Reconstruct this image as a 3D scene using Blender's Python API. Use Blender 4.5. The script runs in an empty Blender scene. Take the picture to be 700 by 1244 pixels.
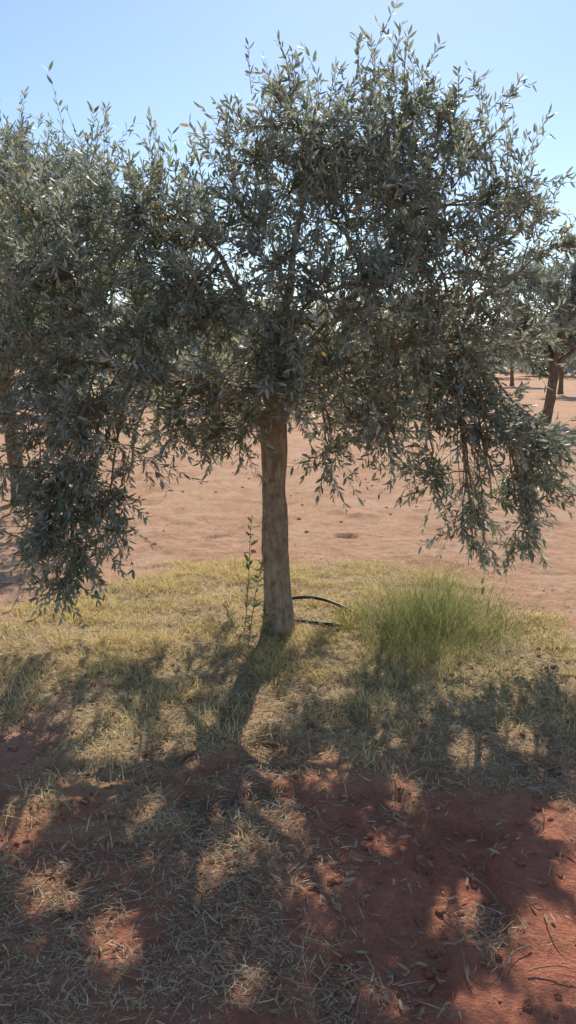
import bpy, math, numpy as np
from mathutils import Vector
R=np.random.default_rng(7)
sc=bpy.context.scene
TX,TY=-0.07,4.5
EL,AZ=math.radians(41),math.radians(8)

# ---------------------------------------------------------------- helpers
def nz(v): return v/np.maximum(np.linalg.norm(v,axis=-1,keepdims=True),1e-9)
_T=np.random.default_rng(99).random((256,256))
def vnoise(x,y,s,o=0.0):
    x=np.asarray(x)/s+37.3+o; y=np.asarray(y)/s+91.7+o*1.7
    xi=np.floor(x).astype(int); yi=np.floor(y).astype(int)
    fx=x-xi; fy=y-yi; fx=fx*fx*(3-2*fx); fy=fy*fy*(3-2*fy)
    a=_T[xi%256,yi%256]; b=_T[(xi+1)%256,yi%256]; c=_T[xi%256,(yi+1)%256]; d=_T[(xi+1)%256,(yi+1)%256]
    return (a*(1-fx)+b*fx)*(1-fy)+(c*(1-fx)+d*fx)*fy
def fbm(x,y,s,n=4,o=0.0):
    r=0;a=.5
    for i in range(n): r=r+a*vnoise(x,y,s/2**i,o+i*11.3); a*=.5
    return r/(1-.5**n)
def sst(a,b,x):
    t=np.clip((x-a)/(b-a),0,1); return t*t*(3-2*t)
def mesh_np(name,V,Q,mat,rnd=None,smooth=False,attrs=None,parent=None):
    me=bpy.data.meshes.new(name)
    V=np.asarray(V,dtype=np.float32); Q=np.asarray(Q,dtype=np.int32)
    me.vertices.add(len(V)); me.vertices.foreach_set('co',V.ravel())
    me.loops.add(Q.size); me.loops.foreach_set('vertex_index',Q.ravel())
    me.polygons.add(len(Q)); me.polygons.foreach_set('loop_start',np.arange(0,Q.size,4,dtype=np.int32))
    if smooth: me.polygons.foreach_set('use_smooth',np.ones(len(Q),dtype=bool))
    me.update(calc_edges=True)
    if rnd is not None:
        a=me.attributes.new('rnd','FLOAT','FACE'); a.data.foreach_set('value',np.asarray(rnd,dtype=np.float32))
    for k,v in (attrs or {}).items():
        a=me.attributes.new(k,'FLOAT','POINT'); a.data.foreach_set('value',np.asarray(v,dtype=np.float32).ravel())
    me.materials.append(mat)
    ob=bpy.data.objects.new(name,me); sc.collection.objects.link(ob)
    if parent: ob.parent=parent
    return ob
def tube(pts,rad,n=8,rng=None,lump=0.0):
    pts=np.asarray(pts,float); m=len(pts)
    rad=np.asarray(rad,float)
    tan=nz(np.gradient(pts,axis=0))
    ref=np.array([0.31,.95,0.05]) if abs(tan[0][2])>.6 else np.array([0.,0,1])
    u=nz(np.cross(tan,ref)); w=np.cross(tan,u)
    a=np.arange(n)/n*2*np.pi
    rr=rad[:,None]*np.ones((1,n))
    if lump: 
        rr=rr*(1+lump*(fbm(np.cos(a)[None,:]*.5+np.zeros((m,1)),np.sin(a)[None,:]*.5+np.linspace(0,3,m)[:,None]*1.0,.45,3)-.5)*2)
    V=pts[:,None,:]+rr[...,None]*(np.cos(a)[None,:,None]*u[:,None,:]+np.sin(a)[None,:,None]*w[:,None,:])
    V=V.reshape(-1,3)
    i=np.arange(m-1)[:,None]*n; j=np.arange(n)[None,:]; k=(j+1)%n
    Q=np.stack([i+j,i+k,i+n+k,i+n+j],-1).reshape(-1,4)
    return V,Q
class Acc:
    def __init__(s): s.V=[];s.Q=[];s.n=0
    def add(s,V,Q): s.V.append(V); s.Q.append(Q+s.n); s.n+=len(V)
    def get(s): return np.concatenate(s.V),np.concatenate(s.Q)
def bez(a,b,c,d,n):
    t=np.linspace(0,1,n)[:,None]
    return (1-t)**3*a+3*(1-t)**2*t*b+3*(1-t)*t*t*c+t**3*d
def leaves(B,D,W,L,wd,fold=.25,curve=.0):
    """lanceolate leaves: base, dir, side, length, half width"""
    N=nz(np.cross(D,W)); L=L[:,None]; wd=wd[:,None]
    dr=N*L*curve if np.isscalar(curve) else N*L*curve[:,None]
    v0=B; v1=B+D*L*.32+W*wd+N*wd*fold+dr*.3; v2=B+D*L*.7+W*wd*.85+N*wd*fold+dr*.7; v3=B+D*L+dr*1.6
    v4=B+D*L*.7-W*wd*.85+N*wd*fold+dr*.7; v5=B+D*L*.32-W*wd+N*wd*fold+dr*.3
    V=np.stack([v0,v1,v2,v3,v4,v5],1).reshape(-1,3)
    i=np.arange(len(B))*6
    Q=np.stack([np.stack([i,i+1,i+2,i+3],1),np.stack([i,i+3,i+4,i+5],1)],1).reshape(-1,4)
    return V,Q
def blades(B,D,W,L,wd,bend):
    L=L[:,None]; wd=wd[:,None]
    m=B+D*L*.55+bend*L*.25; t=B+D*L*.95+bend*L*.9
    V=np.stack([B-W*wd,B+W*wd,m+W*wd*.8,m-W*wd*.8,t+W*wd*.15,t-W*wd*.15],1).reshape(-1,3)
    i=np.arange(len(B))*6
    Q=np.stack([np.stack([i,i+1,i+2,i+3],1),np.stack([i+3,i+2,i+4,i+5],1)],1).reshape(-1,4)
    return V,Q

# ---------------------------------------------------------------- materials
def newmat(name):
    m=bpy.data.materials.new(name); m.use_nodes=True; nt=m.node_tree; nt.nodes.clear()
    out=nt.nodes.new('ShaderNodeOutputMaterial'); return m,nt,out
def ramp(nt,fac,stops):
    r=nt.nodes.new('ShaderNodeValToRGB'); e=r.color_ramp.elements
    while len(e)<len(stops): e.new(.5)
    for x,(p,c) in zip(e,stops): x.position=p; x.color=(*c,1)
    nt.links.new(fac,r.inputs[0]); return r.outputs[0]
def noise(nt,scale,detail=4,vec=None,rough=.55):
    n=nt.nodes.new('ShaderNodeTexNoise'); n.inputs['Scale'].default_value=scale; n.inputs['Detail'].default_value=detail
    n.inputs['Roughness'].default_value=rough
    if vec is not None: nt.links.new(vec,n.inputs['Vector'])
    return n.outputs['Fac']
def mixc(nt,f,a,b,mode='MIX'):
    m=nt.nodes.new('ShaderNodeMix'); m.data_type='RGBA'; m.blend_type=mode
    for s,v in ((m.inputs[0],f),(m.inputs[6],a),(m.inputs[7],b)):
        if isinstance(v,(int,float)): s.default_value=v
        elif isinstance(v,tuple): s.default_value=(*v,1)
        else: nt.links.new(v,s)
    return m.outputs[2]
def leafmat(name,stops,trans=.35,rough=.42,spec=.5,tcol=(1.2,1.25,.6)):
    m,nt,out=newmat(name)
    a=nt.nodes.new('ShaderNodeAttribute'); a.attribute_name='rnd'
    c=ramp(nt,a.outputs['Fac'],stops)
    p=nt.nodes.new('ShaderNodeBsdfPrincipled'); p.inputs['Roughness'].default_value=rough
    p.inputs['Specular IOR Level'].default_value=spec
    nt.links.new(c,p.inputs['Base Color'])
    t=nt.nodes.new('ShaderNodeBsdfTranslucent')
    nt.links.new(mixc(nt,1.0,c,tcol,'MULTIPLY'),t.inputs['Color'])
    mx=nt.nodes.new('ShaderNodeMixShader'); mx.inputs[0].default_value=trans
    nt.links.new(p.outputs[0],mx.inputs[1]); nt.links.new(t.outputs[0],mx.inputs[2]); nt.links.new(mx.outputs[0],out.inputs[0])
    return m
M_leaf=leafmat('olive_leaf',[(0,(.16,.185,.13)),(.4,(.27,.295,.235)),(.8,(.41,.43,.39)),(.965,(.52,.53,.50)),(1,(.48,.33,.12))],.42,.5,.9,(1.08,1.1,.8))  # leaf tones lifted to stand in for veiling haze over the crown
M_leaf2=leafmat('olive_leaf_pale',[(0,(.22,.25,.215)),(.5,(.32,.345,.315)),(1,(.46,.48,.46))],.38,.5,.8,(1.05,1.1,.9))  # paler leaf tones for the trees further back
M_grass=leafmat('ring_grass',[(0,(.22,.25,.07)),(.3,(.46,.42,.15)),(.55,(.70,.56,.25)),(1,(.77,.64,.37))],.4,.6,.25,(1.1,1.1,.8))
M_green=leafmat('tuft_green',[(0,(.13,.18,.07)),(.5,(.24,.28,.12)),(.8,(.42,.40,.20)),(1,(.58,.50,.30))],.4,.6,.3,(1.05,1.05,.8))
M_straw=leafmat('dry_straw',[(0,(.24,.165,.095)),(.4,(.45,.33,.19)),(.8,(.62,.48,.28)),(1,(.72,.60,.40))],.2,.7,.2,(1,1,1))
M_weed=leafmat('weed_leaf',[(0,(.12,.16,.08)),(1,(.26,.29,.17))],.35,.5,.3)

def barkmat(name,c1,c2,c3,dist=.018):
    m,nt,out=newmat(name)
    tc=nt.nodes.new('ShaderNodeTexCoord'); mp=nt.nodes.new('ShaderNodeMapping'); mp.inputs['Scale'].default_value=(1,1,.3)
    nt.links.new(tc.outputs['Object'],mp.inputs['Vector'])
    n=noise(nt,34,10,mp.outputs[0],.72); n2=noise(nt,7,4,tc.outputs['Object']); n3=noise(nt,16,6,tc.outputs['Object'],.7)
    c=ramp(nt,n,[(.36,c1),(.5,c2),(.66,c3)])
    c=mixc(nt,n2,c,mixc(nt,.6,c,(.42,.30,.19)))
    c=mixc(nt,.75,c,ramp(nt,n3,[(.36,(.5,.48,.47)),(.52,(1,1,1))]),'MULTIPLY')
    p=nt.nodes.new('ShaderNodeBsdfPrincipled'); p.inputs['Roughness'].default_value=.9; p.inputs['Specular IOR Level'].default_value=.2
    nt.links.new(c,p.inputs['Base Color'])
    ad=nt.nodes.new('ShaderNodeMath'); ad.operation='ADD'; nt.links.new(n,ad.inputs[0]); nt.links.new(n3,ad.inputs[1])
    b=nt.nodes.new('ShaderNodeBump'); b.inputs['Strength'].default_value=1.0; b.inputs['Distance'].default_value=dist
    nt.links.new(ad.outputs[0],b.inputs['Height']); nt.links.new(b.outputs[0],p.inputs['Normal']); nt.links.new(p.outputs[0],out.inputs[0])
    return m
M_bark=barkmat('olive_bark',(.16,.115,.08),(.40,.315,.22),(.58,.48,.355))
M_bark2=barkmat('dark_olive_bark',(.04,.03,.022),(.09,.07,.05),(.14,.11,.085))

# ---------------------------------------------------------------- trees
# openings cut into the crown to shape the light: (ground x, ground y, radius) of sun flecks, traced up the sun direction
GAPS=[(-.15,2.78,.15),(-.03,2.5,.12),(-.73,2.95,.14),(-.27,2.28,.12),(.72,1.92,.19),(.52,2.14,.10),(-.48,2.02,.11),(.95,2.5,.11),(.95,2.2,.14),(.16,2.88,.09),
      (.1,2.2,.09),(-.95,2.5,.12),(.45,2.75,.09),(-.75,2.2,.10),(.25,1.8,.09),(-.1,1.8,.08),(.75,2.95,.10),(-.45,3.25,.09),(1.0,3.1,.11),(.5,1.75,.12),(-.2,3.35,.08),(-.5,2.6,.07),(.3,2.45,.07)]
SUND=np.array([math.sin(AZ)*math.cos(EL),math.cos(AZ)*math.cos(EL),math.sin(EL)])
def in_gap(Pw):
    hit=np.zeros(len(Pw),bool)
    k=Pw[:,2]/SUND[2]; gx=Pw[:,0]-SUND[0]*k; gy=Pw[:,1]-SUND[1]*k
    for (x,y,r) in GAPS:
        d=np.hypot(gx-x,(gy-y)*.72)
        hit|=d<r*(.55+.75*fbm(gx,gy,.12,2,55))
    return hit
def make_tree(name,loc,lobes,limbs,trunk,trad,nsub,ntw,K,leafL,mat,seed,shoots=0,droopZ=1.0,bark=M_bark,gaps=False):
    r=np.random.default_rng(seed)
    root=bpy.data.objects.new(name,None); sc.collection.objects.link(root); root.location=loc
    wood=Acc()
    tp=np.array(trunk,float)
    n=60; t=np.linspace(0,1,n)
    s=np.linspace(0,1,len(tp)); P=np.stack([np.interp(t,s,tp[:,k]) for k in range(3)],1)
    ker=np.ones(9)/9
    for k in range(2): P[4:-4,k]=np.convolve(P[:,k],ker,'valid')
    rad=trad*(1.0-.18*t+.35*np.exp(-t*11)+.12*np.exp(-((1-t)*6)**2))
    V,Q=tube(P,rad,28,lump=.12)
    ctr=np.repeat(P,28,axis=0); dv=V-ctr
    an=np.arctan2(dv[:,1],dv[:,0]); hz=V[:,2]
    k=1+.04*np.sin(an*3+hz*3.1+seed)+.03*np.sin(an*5-hz*4.0)+.07*(fbm(np.cos(an)*.2,hz+np.sin(an)*.1,.12,3,seed)-.5)*2
    V=ctr+dv*k[:,None]; wood.add(V,Q)
    top=P[-1]; C=top+np.array([0,0,.75])
    limbp=[]
    for e in limbs:
        e=np.array(e,float); d=e-top
        st=top+np.array([0,0,-.12+.1*r.random()])
        c1=st+np.array([d[0]*.15,d[1]*.15,abs(d[2])*.25+.12]); c2=st+d*.62+r.normal(0,.05,3)+np.array([0,0,.12])
        b=bez(st,c1,c2,e,16); 
        b+=np.cumsum(r.normal(0,.008,b.shape),0)
        rr=np.linspace(trad*.55,trad*.14,16)
        wood.add(*tube(b,rr,9,lump=.15)); limbp.append(b)
    allp=np.concatenate([b[4:] for b in limbp])
    TB=[];TD=[];TL=[]
    for (x,y,z,rl) in lobes:
        c=np.array([x,y,z],float)
        pen=np.linalg.norm(allp-c,axis=1)+.35*np.maximum(0,allp[:,2]-c[2])
        st=allp[np.argmin(pen)]
        b=bez(st,st+(c-st)*.35+np.array([0,0,.12]),st+(c-st)*.7+np.array([0,0,.08]),c,9)
        b+=np.cumsum(r.normal(0,.012,b.shape),0)
        wood.add(*tube(b,np.linspace(trad*.12,trad*.055,9),6))
        out=nz((c-C)+1e-6)
        # twigs along the bearing branch itself
        kb=int(3+7*np.linalg.norm(c-st)/.5); ib=r.integers(3,9,kb)
        TB.append(b[ib]+r.normal(0,.01,(kb,3))); TD.append(nz(r.normal(0,.8,(kb,3))+out*.2+np.array([0,0,-.15]))); TL.append(.10+.15*r.random(kb))
        ns=max(4,int(nsub*rl*rl/.2))
        for i in range(ns):
            d=nz(r.normal(0,1,3)+out*.4+np.array([0,0,.1]))
            e=c+d*rl*(.35+.6*r.random())
            s0=b[r.integers(4,9)]
            mid=s0+(e-s0)*.5+np.array([0,0,.06*rl])+r.normal(0,.03,3)
            q=bez(s0,mid,mid,e,6)
            wood.add(*tube(q,np.linspace(trad*.055,trad*.02,6),4))
            k=ntw
            tt=r.random(k)**.7; idx=np.clip((tt*5).astype(int),0,4); f=(tt*5-idx)[:,None]
            B=q[idx]*(1-f)+q[np.minimum(idx+1,5)]*f
            low=np.clip((droopZ+.35-c[2])/.7,0,1)
            D=nz(nz(e-s0)[None,:]*.6+r.normal(0,.78,(k,3))+out*.25+np.array([0,0,.3-.85*low]))
            TB.append(B);TD.append(D);TL.append(.11+.16*r.random(k))
    if shoots:
        tops=[l for l in lobes if l[2]+l[3]>top[2]+1.0]
        for i in range(shoots):
            l=tops[r.integers(len(tops))]; a=r.random()*6.28; q=r.random()**.5*l[3]*.9
            B=np.array([l[0]+q*math.cos(a),l[1]+q*math.sin(a),l[2]+math.sqrt(max(0,l[3]**2-q*q))*.75])
            TB.append(B[None]);TD.append(nz(np.array([[r.normal(0,.25)+.25*math.cos(a),r.normal(0,.25)+.25*math.sin(a),1.]])));TL.append(np.array([.15+.22*r.random()]))
    B=np.concatenate(TB);D=np.concatenate(TD);L=np.concatenate(TL)
    if gaps:
        k=~in_gap(B+D*L[:,None]*.5+np.array(loc)); B=B[k];D=D[k];L=L[k]
    M=len(B)
    bend=r.normal(0,.18,(M,3)); bend[:,2]+=np.where(D[:,2]>0,-.05,.0)-.08
    ts=np.array([0,.5,1.0]); 
    Pp=B[:,None,:]+D[:,None,:]*(L[:,None]*ts)[...,None]+bend[:,None,:]*(L[:,None]*ts**2)[...,None]
    U=nz(np.cross(D,r.normal(0,1,(M,3)))); Wv=np.cross(D,U)
    rr=np.array([.0024,.0017,.0009])
    an=np.arange(3)*2.094
    SV=Pp[:,:,None,:]+rr[None,:,None,None]*(np.cos(an)[None,None,:,None]*U[:,None,None,:]+np.sin(an)[None,None,:,None]*Wv[:,None,None,:])
    base=(np.arange(M)*9)[:,None]
    pat=np.array([[s*3+j,s*3+(j+1)%3,s*3+3+(j+1)%3,s*3+3+j] for s in range(2) for j in range(3)])
    wood.add(SV.reshape(-1,3),(base[:,:,None]+pat[None]).reshape(-1,4))
    tk=(np.linspace(.08,1.0,K)[None,:]+r.normal(0,.02,(M,K)))
    pos=B[:,None,:]+D[:,None,:]*(L[:,None]*tk)[...,None]+bend[:,None,:]*(L[:,None]*tk**2)[...,None]
    tang=nz(D[:,None,:]+2*bend[:,None,:]*tk[...,None])
    ang=(np.arange(K)*1.57)[None,:]+r.random((M,1))*6.28+r.normal(0,.35,(M,K))
    u=nz(np.cross(tang,U[:,None,:]+.01)); w=np.cross(tang,u)
    side=np.cos(ang)[...,None]*u+np.sin(ang)[...,None]*w
    LB=[];LD=[];
    for sgn in (1,-1):
        spread=(.6+.6*r.random((M,K)))*(1-.4*tk)
        d=nz(tang*np.cos(spread)[...,None]+sgn*side*np.sin(spread)[...,None]+r.normal(0,.16,(M,K,3))+np.array([0,0,-.04]))
        LB.append(pos.reshape(-1,3)); LD.append(d.reshape(-1,3))
    LB=np.concatenate(LB);LD=np.concatenate(LD)
    tone=np.tile(np.repeat(r.normal(0,.14,M),K),2)
    keep=r.random(len(LB))>.12
    if gaps: keep&=~(in_gap(LB+np.array(loc))&(r.random(len(LB))<.85))
    LB=LB[keep];LD=LD[keep];tone=tone[keep]; m=len(LB)
    W=nz(np.cross(LD,nz(r.normal(0,.75,(m,3))+np.array([0,0,1.])))) 
    ll=leafL*(.5+.7*r.random(m)); 
    V,Q=leaves(LB,LD,W,ll,ll*(.11+.04*r.random(m)),.3,r.normal(0,.09,m))
    base=np.clip(.96*r.random(m)**1.1+tone,0,.96); base=np.where(r.random(m)<.012,1.0,base)
    rnd=np.repeat(base,2)
    f=mesh_np(name+'_foliage',V,Q,mat,rnd=rnd,parent=root); f.name='foliage'
    V,Q=wood.get(); wd=mesh_np(name+'_wood',V,Q,bark,smooth=True,parent=root); wd.name='trunk_and_branches'
    print(name,'leaves',m,'twigs',M)
    return root,f,wd

lobes=[ # x,y,z,r
 (0,.0,1.85,.5),(-.35,.1,1.8,.45),(.4,.1,1.85,.45),(.05,-.35,1.7,.42),
 (0,-.5,2.05,.36),(-.35,-.45,1.95,.36),(.4,-.5,2.0,.36),(.1,-.65,1.6,.32),(-.2,-.7,1.5,.3),(.4,-.65,1.45,.3),
 (0,-.75,1.75,.3),(-.45,-.7,1.75,.3),(.5,-.75,1.75,.3),(.75,-.65,1.95,.3),(.25,-.7,1.95,.28),
 # top right dome
 (.05,0,2.45,.42),(.08,.0,2.82,.3),(.45,.1,2.55,.42),(.42,0,2.86,.28),(.72,0,2.8,.27),(.85,0,2.5,.36),(.95,.1,2.3,.38),(1.2,.1,2.15,.3),(.75,.45,2.35,.36),(.3,-.4,2.3,.4),(.8,-.4,2.15,.38),(-.1,-.2,2.3,.38),
 (.6,-.3,2.45,.36),(.25,-.25,2.55,.34),(-.15,.1,2.6,.26),(.6,-.1,2.2,.38),(1.0,0,2.75,.22),(1.2,.05,2.45,.26),(1.4,.0,2.2,.22),(1.1,-.3,2.3,.28),
 (1.2,-.2,1.85,.32),(1.1,.2,1.65,.3),(.95,-.45,1.6,.38),(.6,-.6,1.7,.36),(.7,.4,1.7,.4),(1.1,.1,1.95,.35),(1.05,-.1,1.45,.3),(1.28,-.1,1.65,.22),(.85,-.5,1.85,.32),(1.05,-.4,2.05,.3),
 # right hanging
 (.85,-.3,1.25,.28),(1.1,-.35,1.15,.28),(1.3,-.2,1.08,.26),(1.2,-.3,.88,.22),(1.42,-.1,.88,.22),(.68,-.15,1.17,.2),(1.08,-.4,.68,.14),(.85,-.2,1.02,.18),(1.36,-.2,.68,.15),(1.56,-.1,.95,.17),(1.0,-.3,.95,.2),
 # left
 (-.7,.0,2.05,.42),(-.75,-.4,1.75,.4),(-1.1,.0,1.85,.42),(-1.1,-.4,1.5,.4),(-1.45,-.1,1.65,.4),(-1.5,.2,1.95,.38),(-.7,.45,1.75,.4),(-1.2,.45,1.6,.38),
 (-.45,.1,2.25,.34),(-.5,-.3,2.1,.34),(-.95,.2,2.2,.34),(-1.3,.1,2.25,.34),(-1.7,.1,2.2,.36),(-.8,-.2,2.25,.28),(-1.1,-.2,2.1,.34),(-1.0,.1,2.5,.24),(-1.45,.2,2.5,.24),(-.65,.1,2.4,.24),
 (-.5,-.65,1.55,.36),(-.9,-.75,1.35,.34),(-1.35,-.5,1.3,.3),(-1.65,-.2,1.35,.3),(-1.8,.0,1.65,.36),
 # left hanging low
 (-.7,-.7,1.12,.26),(-1.0,-.65,1.0,.25),(-1.15,-.6,.9,.21),(-1.05,-.75,.74,.18),(-.85,-.75,.82,.18),(-1.0,-.8,.58,.12),(-1.15,-.65,.68,.13),(-1.3,-.5,1.05,.2),
 # skirts front and back
 (-.3,-.55,1.35,.28),(.1,-.6,1.4,.28),(.3,-.5,1.22,.2),(-.35,-.35,1.15,.18),(.28,-.2,1.14,.18),(.45,.2,1.35,.25),(-.4,.3,1.3,.25),(.6,-.5,1.35,.28),(-.15,-.3,1.35,.24),(.15,-.3,1.36,.24),(.0,-.7,1.45,.24),(-.5,-.5,1.3,.26),(.45,-.35,1.35,.24),
 (-1.0,.8,1.4,.36),(-.55,1.0,1.4,.38),(-.1,1.1,1.4,.38),(.35,1.05,1.4,.38),(.8,.95,1.4,.36),(1.0,.7,1.4,.28),(-1.35,.6,1.25,.3),(-.75,.6,1.25,.28),(.7,.6,1.25,.28),(0,.5,1.45,.3)]
limbs=[(-.9,-.3,1.6),(-1.1,.25,1.75),(-.35,-.2,2.2),(.15,.1,2.5),(.7,.1,2.35),(.95,-.3,1.7),(.1,-.5,1.75),(.6,.5,1.9),(-.2,.7,1.6)]
make_tree('olive_tree',(TX,TY,0),lobes,limbs,[(.02,0,-.05),(.008,.0,.25),(0,0,.5),(-.004,.01,.75),(-.012,.01,1.0),(-.015,0,1.3)],.080,10.8,9,10,.052,M_leaf,3,shoots=300,droopZ=.95,gaps=True)

def rndlobes(seed,Rx,z0,z1,n,rl):
    r=np.random.default_rng(seed); out=[(0,0,(z0+z1)/2,rl*1.3)]
    for i in range(n):
        d=nz(r.normal(0,1,3)); q=.5+.45*r.random()
        z=(z0+z1)/2+d[2]*q*(z1-z0)/2
        out.append((d[0]*q*Rx,d[1]*q*Rx,z,rl*(.7+.5*r.random())))
    return out
b_l=rndlobes(21,1.75,1.35,4.0,46,.5)+[(.75,0,3.55,.36),(.3,0,3.8,.36),(1.15,0,3.2,.36),(-.5,0,3.8,.4),(1.5,0,2.9,.35)]
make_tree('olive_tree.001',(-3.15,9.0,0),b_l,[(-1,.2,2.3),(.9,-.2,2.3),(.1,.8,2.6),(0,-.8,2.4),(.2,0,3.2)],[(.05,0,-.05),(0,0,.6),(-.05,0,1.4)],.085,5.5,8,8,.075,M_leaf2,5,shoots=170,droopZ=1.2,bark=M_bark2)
c_l=rndlobes(33,2.0,1.5,4.1,44,.6)
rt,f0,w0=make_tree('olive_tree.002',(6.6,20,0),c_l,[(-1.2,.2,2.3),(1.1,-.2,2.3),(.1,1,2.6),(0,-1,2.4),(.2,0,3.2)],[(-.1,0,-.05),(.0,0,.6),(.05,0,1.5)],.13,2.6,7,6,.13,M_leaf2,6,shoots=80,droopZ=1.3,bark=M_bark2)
rr=np.random.default_rng(12)
spots=[(-9,16),(-13.5,22),(-7.5,24),(-2,27),(2.5,29),(12.5,21),(15.5,30),(-12,33),(-5,36),(1,38),(6,37),(13,38),(19,39),(-18,40),(-9,46),(-1,48),(6,49),(14,50),(22,50),(-24,52),(10.5,13.5),(-11,9)]
for i,(x,y) in enumerate(spots):
    e=bpy.data.objects.new('olive_tree',None); sc.collection.objects.link(e)
    e.location=(x,y,0); e.rotation_euler=(0,0,rr.random()*6.28); s=.85+.3*rr.random(); e.scale=(s,s,s*(.9+.2*rr.random()))
    for o,nm in ((f0,'foliage'),(w0,'trunk_and_branches')):
        c=bpy.data.objects.new(nm,o.data); sc.collection.objects.link(c); c.parent=e

def belt():
    r=np.random.default_rng(4); n=60000
    cx=r.uniform(-90,90,260); cy=r.uniform(62,110,260); cr=r.uniform(1.8,3.0,260); k=r.integers(0,260,n)
    d=nz(r.normal(0,1,(n,3)))*(.7+.35*r.random((n,1)))
    B=np.stack([cx[k]+d[:,0]*cr[k],cy[k]+d[:,1]*cr[k],2.1+d[:,2]*1.9],1)
    D=nz(r.normal(0,1,(n,3))); W=nz(np.cross(D,r.normal(0,1,(n,3))))
    V,Q=leaves(B,D,W,.4+.3*r.random(n),.12+.1*r.random(n)); mesh_np('distant_tree_row',V,Q,M_leaf2,rnd=np.repeat(r.random(n),2))
belt()

# ---------------------------------------------------------------- ground
def axis(a,b,step,far,growth=1.13):
    c=list(np.arange(a,b,step)); s=step
    hi=[c[-1]]; 
    while hi[-1]<far: s*=growth; hi.append(hi[-1]+s)
    s=step; lo=[c[0]]
    while lo[-1]>-far: s*=growth; lo.append(lo[-1]-s)
    return np.array(lo[:0:-1]+c+hi[1:])
def ringmask(x,y):
    d=np.sqrt(((x-TX-.05)/2.0)**2+((y-TY+.02)/np.where(y>TY,1.7,1.78))**2)
    return 1-sst(.66,1.15,d+(fbm(x,y,.6,4,5)-.5)*1.25)
def litter(x,y):
    f=fbm(x,y,.55,4,21)
    return np.clip(sst(.45,.6,f)*sst(4.6,3.6,y)*.9 + .75*sst(.40,.55,f)*sst(2.1,1.4,np.abs(x))*sst(2.5,3.1,y)*sst(4.3,3.6,y)
      +.8*np.exp(-(((x+.25)/.3)**2+((y-2.35)/.3)**2)),0,1)
def gh(x,y):
    near=np.exp(-((np.hypot(x,y-4)/9)**2))
    z=.05*(fbm(x,y,1.6,3,1)-.5)*1.0+.06*(fbm(x,y,.28,3,2)-.5)*(.25+.75*near)*.9+.026*(fbm(x,y,.07,2,3)-.5)*near
    z=z-.03*sst(.63,.72,vnoise(x,y,.21,8))*near*sst(3.9,3.0,y)
    z+=.03*ringmask(x,y)*near
    z=z-.03*sst(.68,.8,vnoise(x,y,.3,18))*sst(6.2,7.2,y)*sst(20,10,y)
    z+=.5*(fbm(x,y,30,2,4)-.5)*sst(12,40,np.hypot(x,y))
    return z-.02
xs=axis(-2.6,2.6,.018,700,1.11); ys=axis(1.2,7.0,.018,700,1.03)
X,Y=np.meshgrid(xs,ys[ys>-60],indexing='ij'); Z=gh(X,Y)
nx,ny=X.shape
idx=np.arange(nx*ny).reshape(nx,ny)
Q=np.stack([idx[:-1,:-1],idx[1:,:-1],idx[1:,1:],idx[:-1,1:]],-1).reshape(-1,4)
ring=ringmask(X,Y)
red=sst(4.4,2.6,Y+1.3*(fbm(X,Y,.9,3,9)-.5))
lit=np.clip(litter(X,Y),0,1)
m,nt,out=newmat('red_sandy_soil')
geo=nt.nodes.new('ShaderNodeNewGeometry'); P=geo.outputs['Position']
def attr(n):
    a=nt.nodes.new('ShaderNodeAttribute'); a.attribute_name=n; return a.outputs['Fac']
nA=noise(nt,1.3,6,P); nB=noise(nt,14,8,P,.7); nC=noise(nt,90,4,P,.7); nD=noise(nt,.25,3,P); nE=noise(nt,3.2,8,P,.68)
pale=ramp(nt,nA,[(.3,(.66,.38,.23)),(.55,(.76,.49,.32)),(.75,(.82,.57,.40))])
pale=mixc(nt,nD,pale,mixc(nt,.5,pale,(.62,.31,.175)))
pale=mixc(nt,.7,pale,ramp(nt,nE,[(.36,(.78,.73,.68)),(.52,(1,1,1))]),'MULTIPLY')
redc=ramp(nt,nA,[(.3,(.50,.18,.11)),(.6,(.60,.235,.14)),(.8,(.66,.31,.185))])
c=mixc(nt,attr('red'),pale,redc)
strawc=ramp(nt,nB,[(.3,(.42,.31,.15)),(.5,(.60,.47,.24)),(.7,(.70,.57,.33))])
rg=nt.nodes.new('ShaderNodeMath'); rg.operation='MULTIPLY'; nt.links.new(attr('ring'),rg.inputs[0]); rg.inputs[1].default_value=.75
c=mixc(nt,rg.outputs[0],c,strawc)
lt=nt.nodes.new('ShaderNodeMath'); lt.operation='MULTIPLY'; nt.links.new(attr('lit'),lt.inputs[0]); lt.inputs[1].default_value=.4
c=mixc(nt,lt.outputs[0],c,(.48,.33,.19))
c=mixc(nt,.5,c,ramp(nt,nB,[(.3,(.62,.60,.58)),(.6,(1,1,1))]),'MULTIPLY')
c=mixc(nt,.5,c,ramp(nt,nC,[(.35,(.55,.53,.51)),(.55,(1,1,1))]),'MULTIPLY')
p=nt.nodes.new('ShaderNodeBsdfPrincipled'); p.inputs['Roughness'].default_value=.95; p.inputs['Specular IOR Level'].default_value=.15
nt.links.new(c,p.inputs['Base Color'])
ad=nt.nodes.new('ShaderNodeMath'); ad.operation='ADD'; nt.links.new(nB,ad.inputs[0]); nt.links.new(nC,ad.inputs[1])
b=nt.nodes.new('ShaderNodeBump'); b.inputs['Strength'].default_value=.8; b.inputs['Distance'].default_value=.028
nt.links.new(ad.outputs[0],b.inputs['Height']); nt.links.new(b.outputs[0],p.inputs['Normal']); nt.links.new(p.outputs[0],out.inputs[0])
M_soil=m
mesh_np('ground',np.stack([X,Y,Z],-1).reshape(-1,3),Q,M_soil,smooth=True,attrs={'ring':ring,'red':red,'lit':lit})

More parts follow.
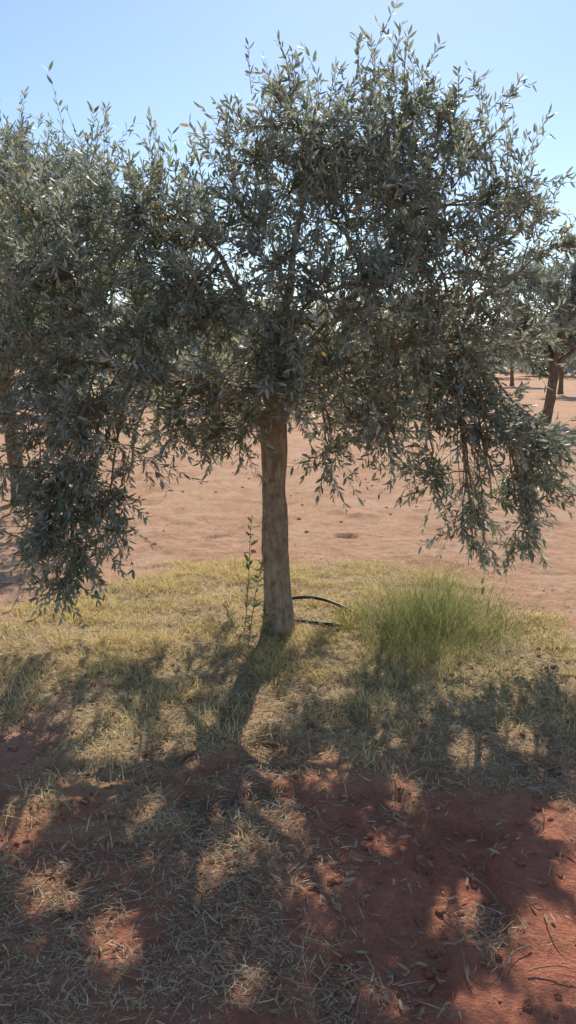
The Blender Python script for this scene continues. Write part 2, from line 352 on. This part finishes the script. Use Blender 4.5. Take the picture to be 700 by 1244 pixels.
# ---------------------------------------------------------------- grass
def scatter(n,x0,x1,y0,y1,maskf,rng):
    x=rng.uniform(x0,x1,n); y=rng.uniform(y0,y1,n); k=rng.random(n)<maskf(x,y); return x[k],y[k]
def grass(name,x,y,L,wd,mat,rnd,up,rng,lift=0.,bendz=-.3):
    n=len(x); a=rng.random(n)*6.283
    H=np.stack([np.cos(a),np.sin(a),np.zeros(n)],1)
    D=nz(H*(1-up)[:,None]+np.array([0,0,1.])*up[:,None]+rng.normal(0,.08,(n,3)))
    W=nz(np.stack([-np.sin(a),np.cos(a),rng.normal(0,.3,n)],1))
    bend=H*(.3*up)[:,None]+np.array([0,0,1.])*bendz*up[:,None]+rng.normal(0,.12,(n,3))*np.array([1,1,.4])
    B=np.stack([x,y,gh(x,y)+lift],1)
    V,Q=blades(B,D,W,L,wd,bend)
    return mesh_np(name,V,Q,mat,rnd=np.repeat(rnd,2))
g=np.random.default_rng(50)
x,y=scatter(230000,-2.6,2.6,2.3,6.9,lambda x,y: ringmask(x,y)*(.10+.9*sst(.4,.62,fbm(x,y,.22,3,14)))*(.25+.75*sst(2.7,4.2,y)),g)
n=len(x); gr=fbm(x,y,.7,3,31); gb=np.exp(-(((x-.6)/.7)**2+((y-4.5)/.7)**2))
rn=np.clip(g.random(n)*.7+.68-(gr-.4)*1.1-.4*gb,0,1)
grass('grass',x,y,(.02+.065*g.random(n))*(.3+1.4*fbm(x,y,.25,2,41)),.0012+.0012*g.random(n),M_grass,rn,.2+.7*g.random(n),g)
x,y=scatter(240000,-2.4,2.4,1.3,6.6,lambda x,y:np.clip(litter(x,y)*.85+.5*ringmask(x,y)*sst(.38,.6,fbm(x,y,.2,2,77))+.014,0,1),g)
n=len(x)
grass('dry_grass_litter',x,y,.012+.055*g.random(n)**1.9,.0008+.0011*g.random(n),M_straw,g.random(n),.02+.25*g.random(n)**2,g,lift=.004+.012*g.random(n),bendz=-.1)
BX=[];BY=[];QQ=[];AA=[];HS=[]
for (cx,cy,cr,nn,hs) in [(.72,4.35,.18,650,.95),(.92,4.5,.18,700,1.1),(.58,4.5,.15,480,.8),(.86,4.1,.18,400,.65),(.66,4.0,.16,300,.5),(1.08,4.25,.18,340,.75),(.52,4.15,.16,240,.5),(.87,4.8,.2,550,1.1),(.5,3.8,.2,180,.35),(1.24,4.55,.18,300,.8),(1.05,3.85,.25,240,.35),(.75,3.65,.25,220,.3),(1.12,4.9,.22,320,.75),(1.42,4.25,.25,170,.45)]:
    a=g.random(nn)*6.283; q=g.random(nn)**.6
    BX.append(cx+cr*q*np.cos(a)+.06*g.normal(size=nn)); BY.append(cy+cr*q*np.sin(a)+.06*g.normal(size=nn)); QQ.append(q);AA.append(a);HS.append(np.full(nn,hs))
x=np.concatenate(BX);y=np.concatenate(BY);q=np.concatenate(QQ);a=np.concatenate(AA);hs=np.concatenate(HS);n=len(x)
hh=(.06+.38*g.random(n)**1.8)*(1.1-.35*q)*hs
H=np.stack([np.cos(a)*q,np.sin(a)*q,np.zeros(n)],1)
D=nz(H*.28+np.array([0,0,1.])+g.normal(0,.34,(n,3))); W=nz(np.cross(D,g.normal(0,1,(n,3))))
V,Q=blades(np.stack([x,y,gh(x,y)],1),D,W,hh,.0009+.0008*g.random(n),H*.2+g.normal(0,.24,(n,3))+np.array([0,0,-.08]))
mesh_np('green_grass_tuft',V,Q,M_green,rnd=np.repeat(g.random(n),2))
x,y=scatter(30000,-9,9,5.5,16,lambda x,y:sst(.56,.66,fbm(x,y,.9,3,61)),g); n=len(x)
grass('dry_weeds',x,y,.02+.05*g.random(n),.002+.002*g.random(n),M_grass,.4+.6*g.random(n),.2+.5*g.random(n),g)
x,y=scatter(9000,-2.2,2.2,1.3,5.5,lambda x,y:.15+.85*sst(.45,.6,fbm(x,y,.4,2,71)),g); n=len(x)
a=g.random(n)*6.283; D=nz(np.stack([np.cos(a),np.sin(a),g.normal(0,.15,n)],1)); W=nz(np.stack([-np.sin(a),np.cos(a),g.normal(0,.4,n)],1))
V,Q=leaves(np.stack([x,y,gh(x,y)+.008],1),D,W,.02+.028*g.random(n),.0025+.003*g.random(n),.4,g.normal(0,.12,n))
mesh_np('fallen_leaves',V,Q,M_straw,rnd=np.repeat(g.random(n)*.7,2))

def weed(name,x,y,h,nl,seed,ll=.05):
    r=np.random.default_rng(seed); z=float(gh(np.array(x),np.array(y)))
    root=bpy.data.objects.new(name,None); sc.collection.objects.link(root); root.location=(x,y,z)
    acc=Acc(); LV=Acc()
    for s in range(2):
        t=np.linspace(0,1,8)[:,None]; P=np.array([[s*.03,0,0]])+t*np.array([[r.normal(0,.05)+.02,r.normal(0,.04),h*(1-.35*s)]])+np.cumsum(r.normal(0,.005,(8,3)),0)
        acc.add(*tube(P,np.linspace(.0035,.0012,8),5))
        i=r.integers(0,7,nl); f=r.random((nl,1)); B=P[i]*(1-f)+P[i+1]*f
        D=nz(r.normal(0,1,(nl,3))*np.array([1,1,.4])+np.array([0,0,.6])); W=nz(np.cross(D,r.normal(0,1,(nl,3))))
        L=ll*(.5+.7*r.random(nl)); V,Q=leaves(B,D,W,L,L*.14); LV.add(V,Q)
    V,Q=acc.get(); o=mesh_np('stems',V,Q,M_bark,parent=root)
    V,Q=LV.get(); mesh_np('leaves',V,Q,M_weed,rnd=r.random(len(Q)),parent=root)
weed('olive_sucker_shoot',-.26,4.56,.66,46,1,.054)
weed('weed_plant',-.16,4.42,.2,26,2,.04)
weed('weed_plant',-.36,4.5,.17,20,4,.04)

# ---------------------------------------------------------------- hose, twigs, clods
def simple(name,col,rough,spec=.4):
    m,nt,out=newmat(name); p=nt.nodes.new('ShaderNodeBsdfPrincipled')
    tc=nt.nodes.new('ShaderNodeTexCoord'); n=noise(nt,25,5,tc.outputs['Object'])
    nt.links.new(ramp(nt,n,[(.35,tuple(v*.7 for v in col)),(.65,tuple(min(1,v*1.35) for v in col))]),p.inputs['Base Color'])
    p.inputs['Roughness'].default_value=rough; p.inputs['Specular IOR Level'].default_value=spec
    nt.links.new(p.outputs[0],out.inputs[0]); return m
M_hose=simple('black_rubber',(.018,.017,.016),.45)
acc=Acc()
def hose(pts):
    pts=np.array(pts,float); n=60; s=np.linspace(0,1,len(pts)); t=np.linspace(0,1,n)
    P=np.stack([np.interp(t,s,pts[:,k]) for k in range(3)],1)
    for _ in range(3):
        Pp=np.pad(P,((3,3),(0,0)),mode='edge'); P=np.stack([np.convolve(Pp[:,k],np.ones(7)/7,'valid') for k in range(3)],1)
    acc.add(*tube(P,np.full(n,.0105),10))
hose([(-.3,4.9,-.02),(-.1,5.0,.02),(.08,4.96,.075),(.22,4.9,.08),(.34,4.8,.06),(.44,4.7,.035),(.52,4.6,.01),(.58,4.5,-.03)])
hose([(.0,4.66,.01),(.12,4.58,.03),(.24,4.54,.03),(.36,4.52,.02),(.5,4.5,-.03)])
V,Q=acc.get(); mesh_np('irrigation_hose',V,Q,M_hose,smooth=True)
M_twig=simple('dead_twig',(.28,.20,.14),.9,.2)
acc=Acc()
def twig(x,y,a,L,r0):
    n=9; P=np.zeros((n,3)); P[0]=(x,y,0); aa=a
    for i in range(1,n):
        aa+=g.normal(0,.16); P[i]=P[i-1]+np.array([math.cos(aa),math.sin(aa),0])*L/n
    P[:,2]=gh(P[:,0],P[:,1])+.009+.012*np.sin(np.linspace(0,3.1,n))
    acc.add(*tube(P,np.linspace(r0,r0*.35,n),5))
for (px,py,a,L,r0) in [(-.75,2.35,-.5,.34,.0035),(-.55,2.1,.3,.3,.003),(.48,1.78,1.7,.28,.003),(.1,3.3,.4,.4,.003),(-.4,1.9,.1,.3,.003),(.55,2.3,-.9,.3,.003),(-.25,2.6,1.2,.25,.003)]: twig(px,py,a,L,r0)
for i in range(170): twig(g.uniform(-1.8,1.8),g.uniform(1.4,4.3),g.random()*6.28,.06+.16*g.random(),.0012+.0015*g.random())
V,Q=acc.get(); mesh_np('fallen_twigs',V,Q,M_twig)
acc=Acc(); 
th=np.linspace(0,np.pi,6); ph=np.arange(8)/8*2*np.pi
S=np.stack([np.sin(th)[:,None]*np.cos(ph),np.sin(th)[:,None]*np.sin(ph),np.cos(th)[:,None]*np.ones(8)],-1).reshape(-1,3)
i=np.arange(5)[:,None]*8; j=np.arange(8)[None]; k=(j+1)%8; SQ=np.stack([i+j,i+8+j,i+8+k,i+k],-1).reshape(-1,4)
for q in range(1600):
    if q<1200: x=g.uniform(-1.7,1.7); y=g.uniform(1.3,4.2); s=.003+.011*g.random()**3
    else: x=g.uniform(-6,6); y=g.uniform(6,14); s=.005+.018*g.random()**3
    V=S*(1+.25*g.normal(size=(len(S),1)).clip(-1,1))*s*np.array([1.2,1,.7]); 
    V=V+np.array([x,y,float(gh(np.array(x),np.array(y)))+s*.3]); acc.add(V,SQ)
V,Q=acc.get()
mesh_np('soil_clods',V,Q,M_soil,attrs={'red':sst(5,3.2,V[:,1]),'ring':np.zeros(len(V)),'lit':np.zeros(len(V))})

# ---------------------------------------------------------------- light, sky, camera
w=bpy.data.worlds.new('World'); sc.world=w; w.use_nodes=True; nt=w.node_tree
bg=nt.nodes['Background']; sky=nt.nodes.new('ShaderNodeTexSky'); sky.sky_type='NISHITA'; sky.sun_disc=False
sky.sun_elevation=EL; sky.sun_rotation=AZ; sky.air_density=1.0; sky.dust_density=.25; sky.ozone_density=2.4
nt.links.new(sky.outputs[0],bg.inputs[0]); bg.inputs[1].default_value=.15
sd=bpy.data.lights.new('sun','SUN'); sd.energy=5.0; sd.angle=math.radians(.53); sd.color=(1,.92,.80)
so=bpy.data.objects.new('sun',sd); sc.collection.objects.link(so)
d=Vector((math.sin(AZ)*math.cos(EL),math.cos(AZ)*math.cos(EL),math.sin(EL))); so.rotation_euler=d.to_track_quat('Z','Y').to_euler(); so.location=d*50
cd=bpy.data.cameras.new('camera'); cam=bpy.data.objects.new('camera',cd); sc.collection.objects.link(cam)
cd.sensor_fit='VERTICAL'; cd.sensor_height=36; cd.lens=27.7; cd.clip_end=3000; cd.clip_start=.05
cam.location=(0,0,1.6); cam.rotation_euler=(math.radians(90-11),0,0); sc.camera=cam
sc.view_settings.view_transform='Standard'; sc.view_settings.look='None'; sc.view_settings.exposure=0
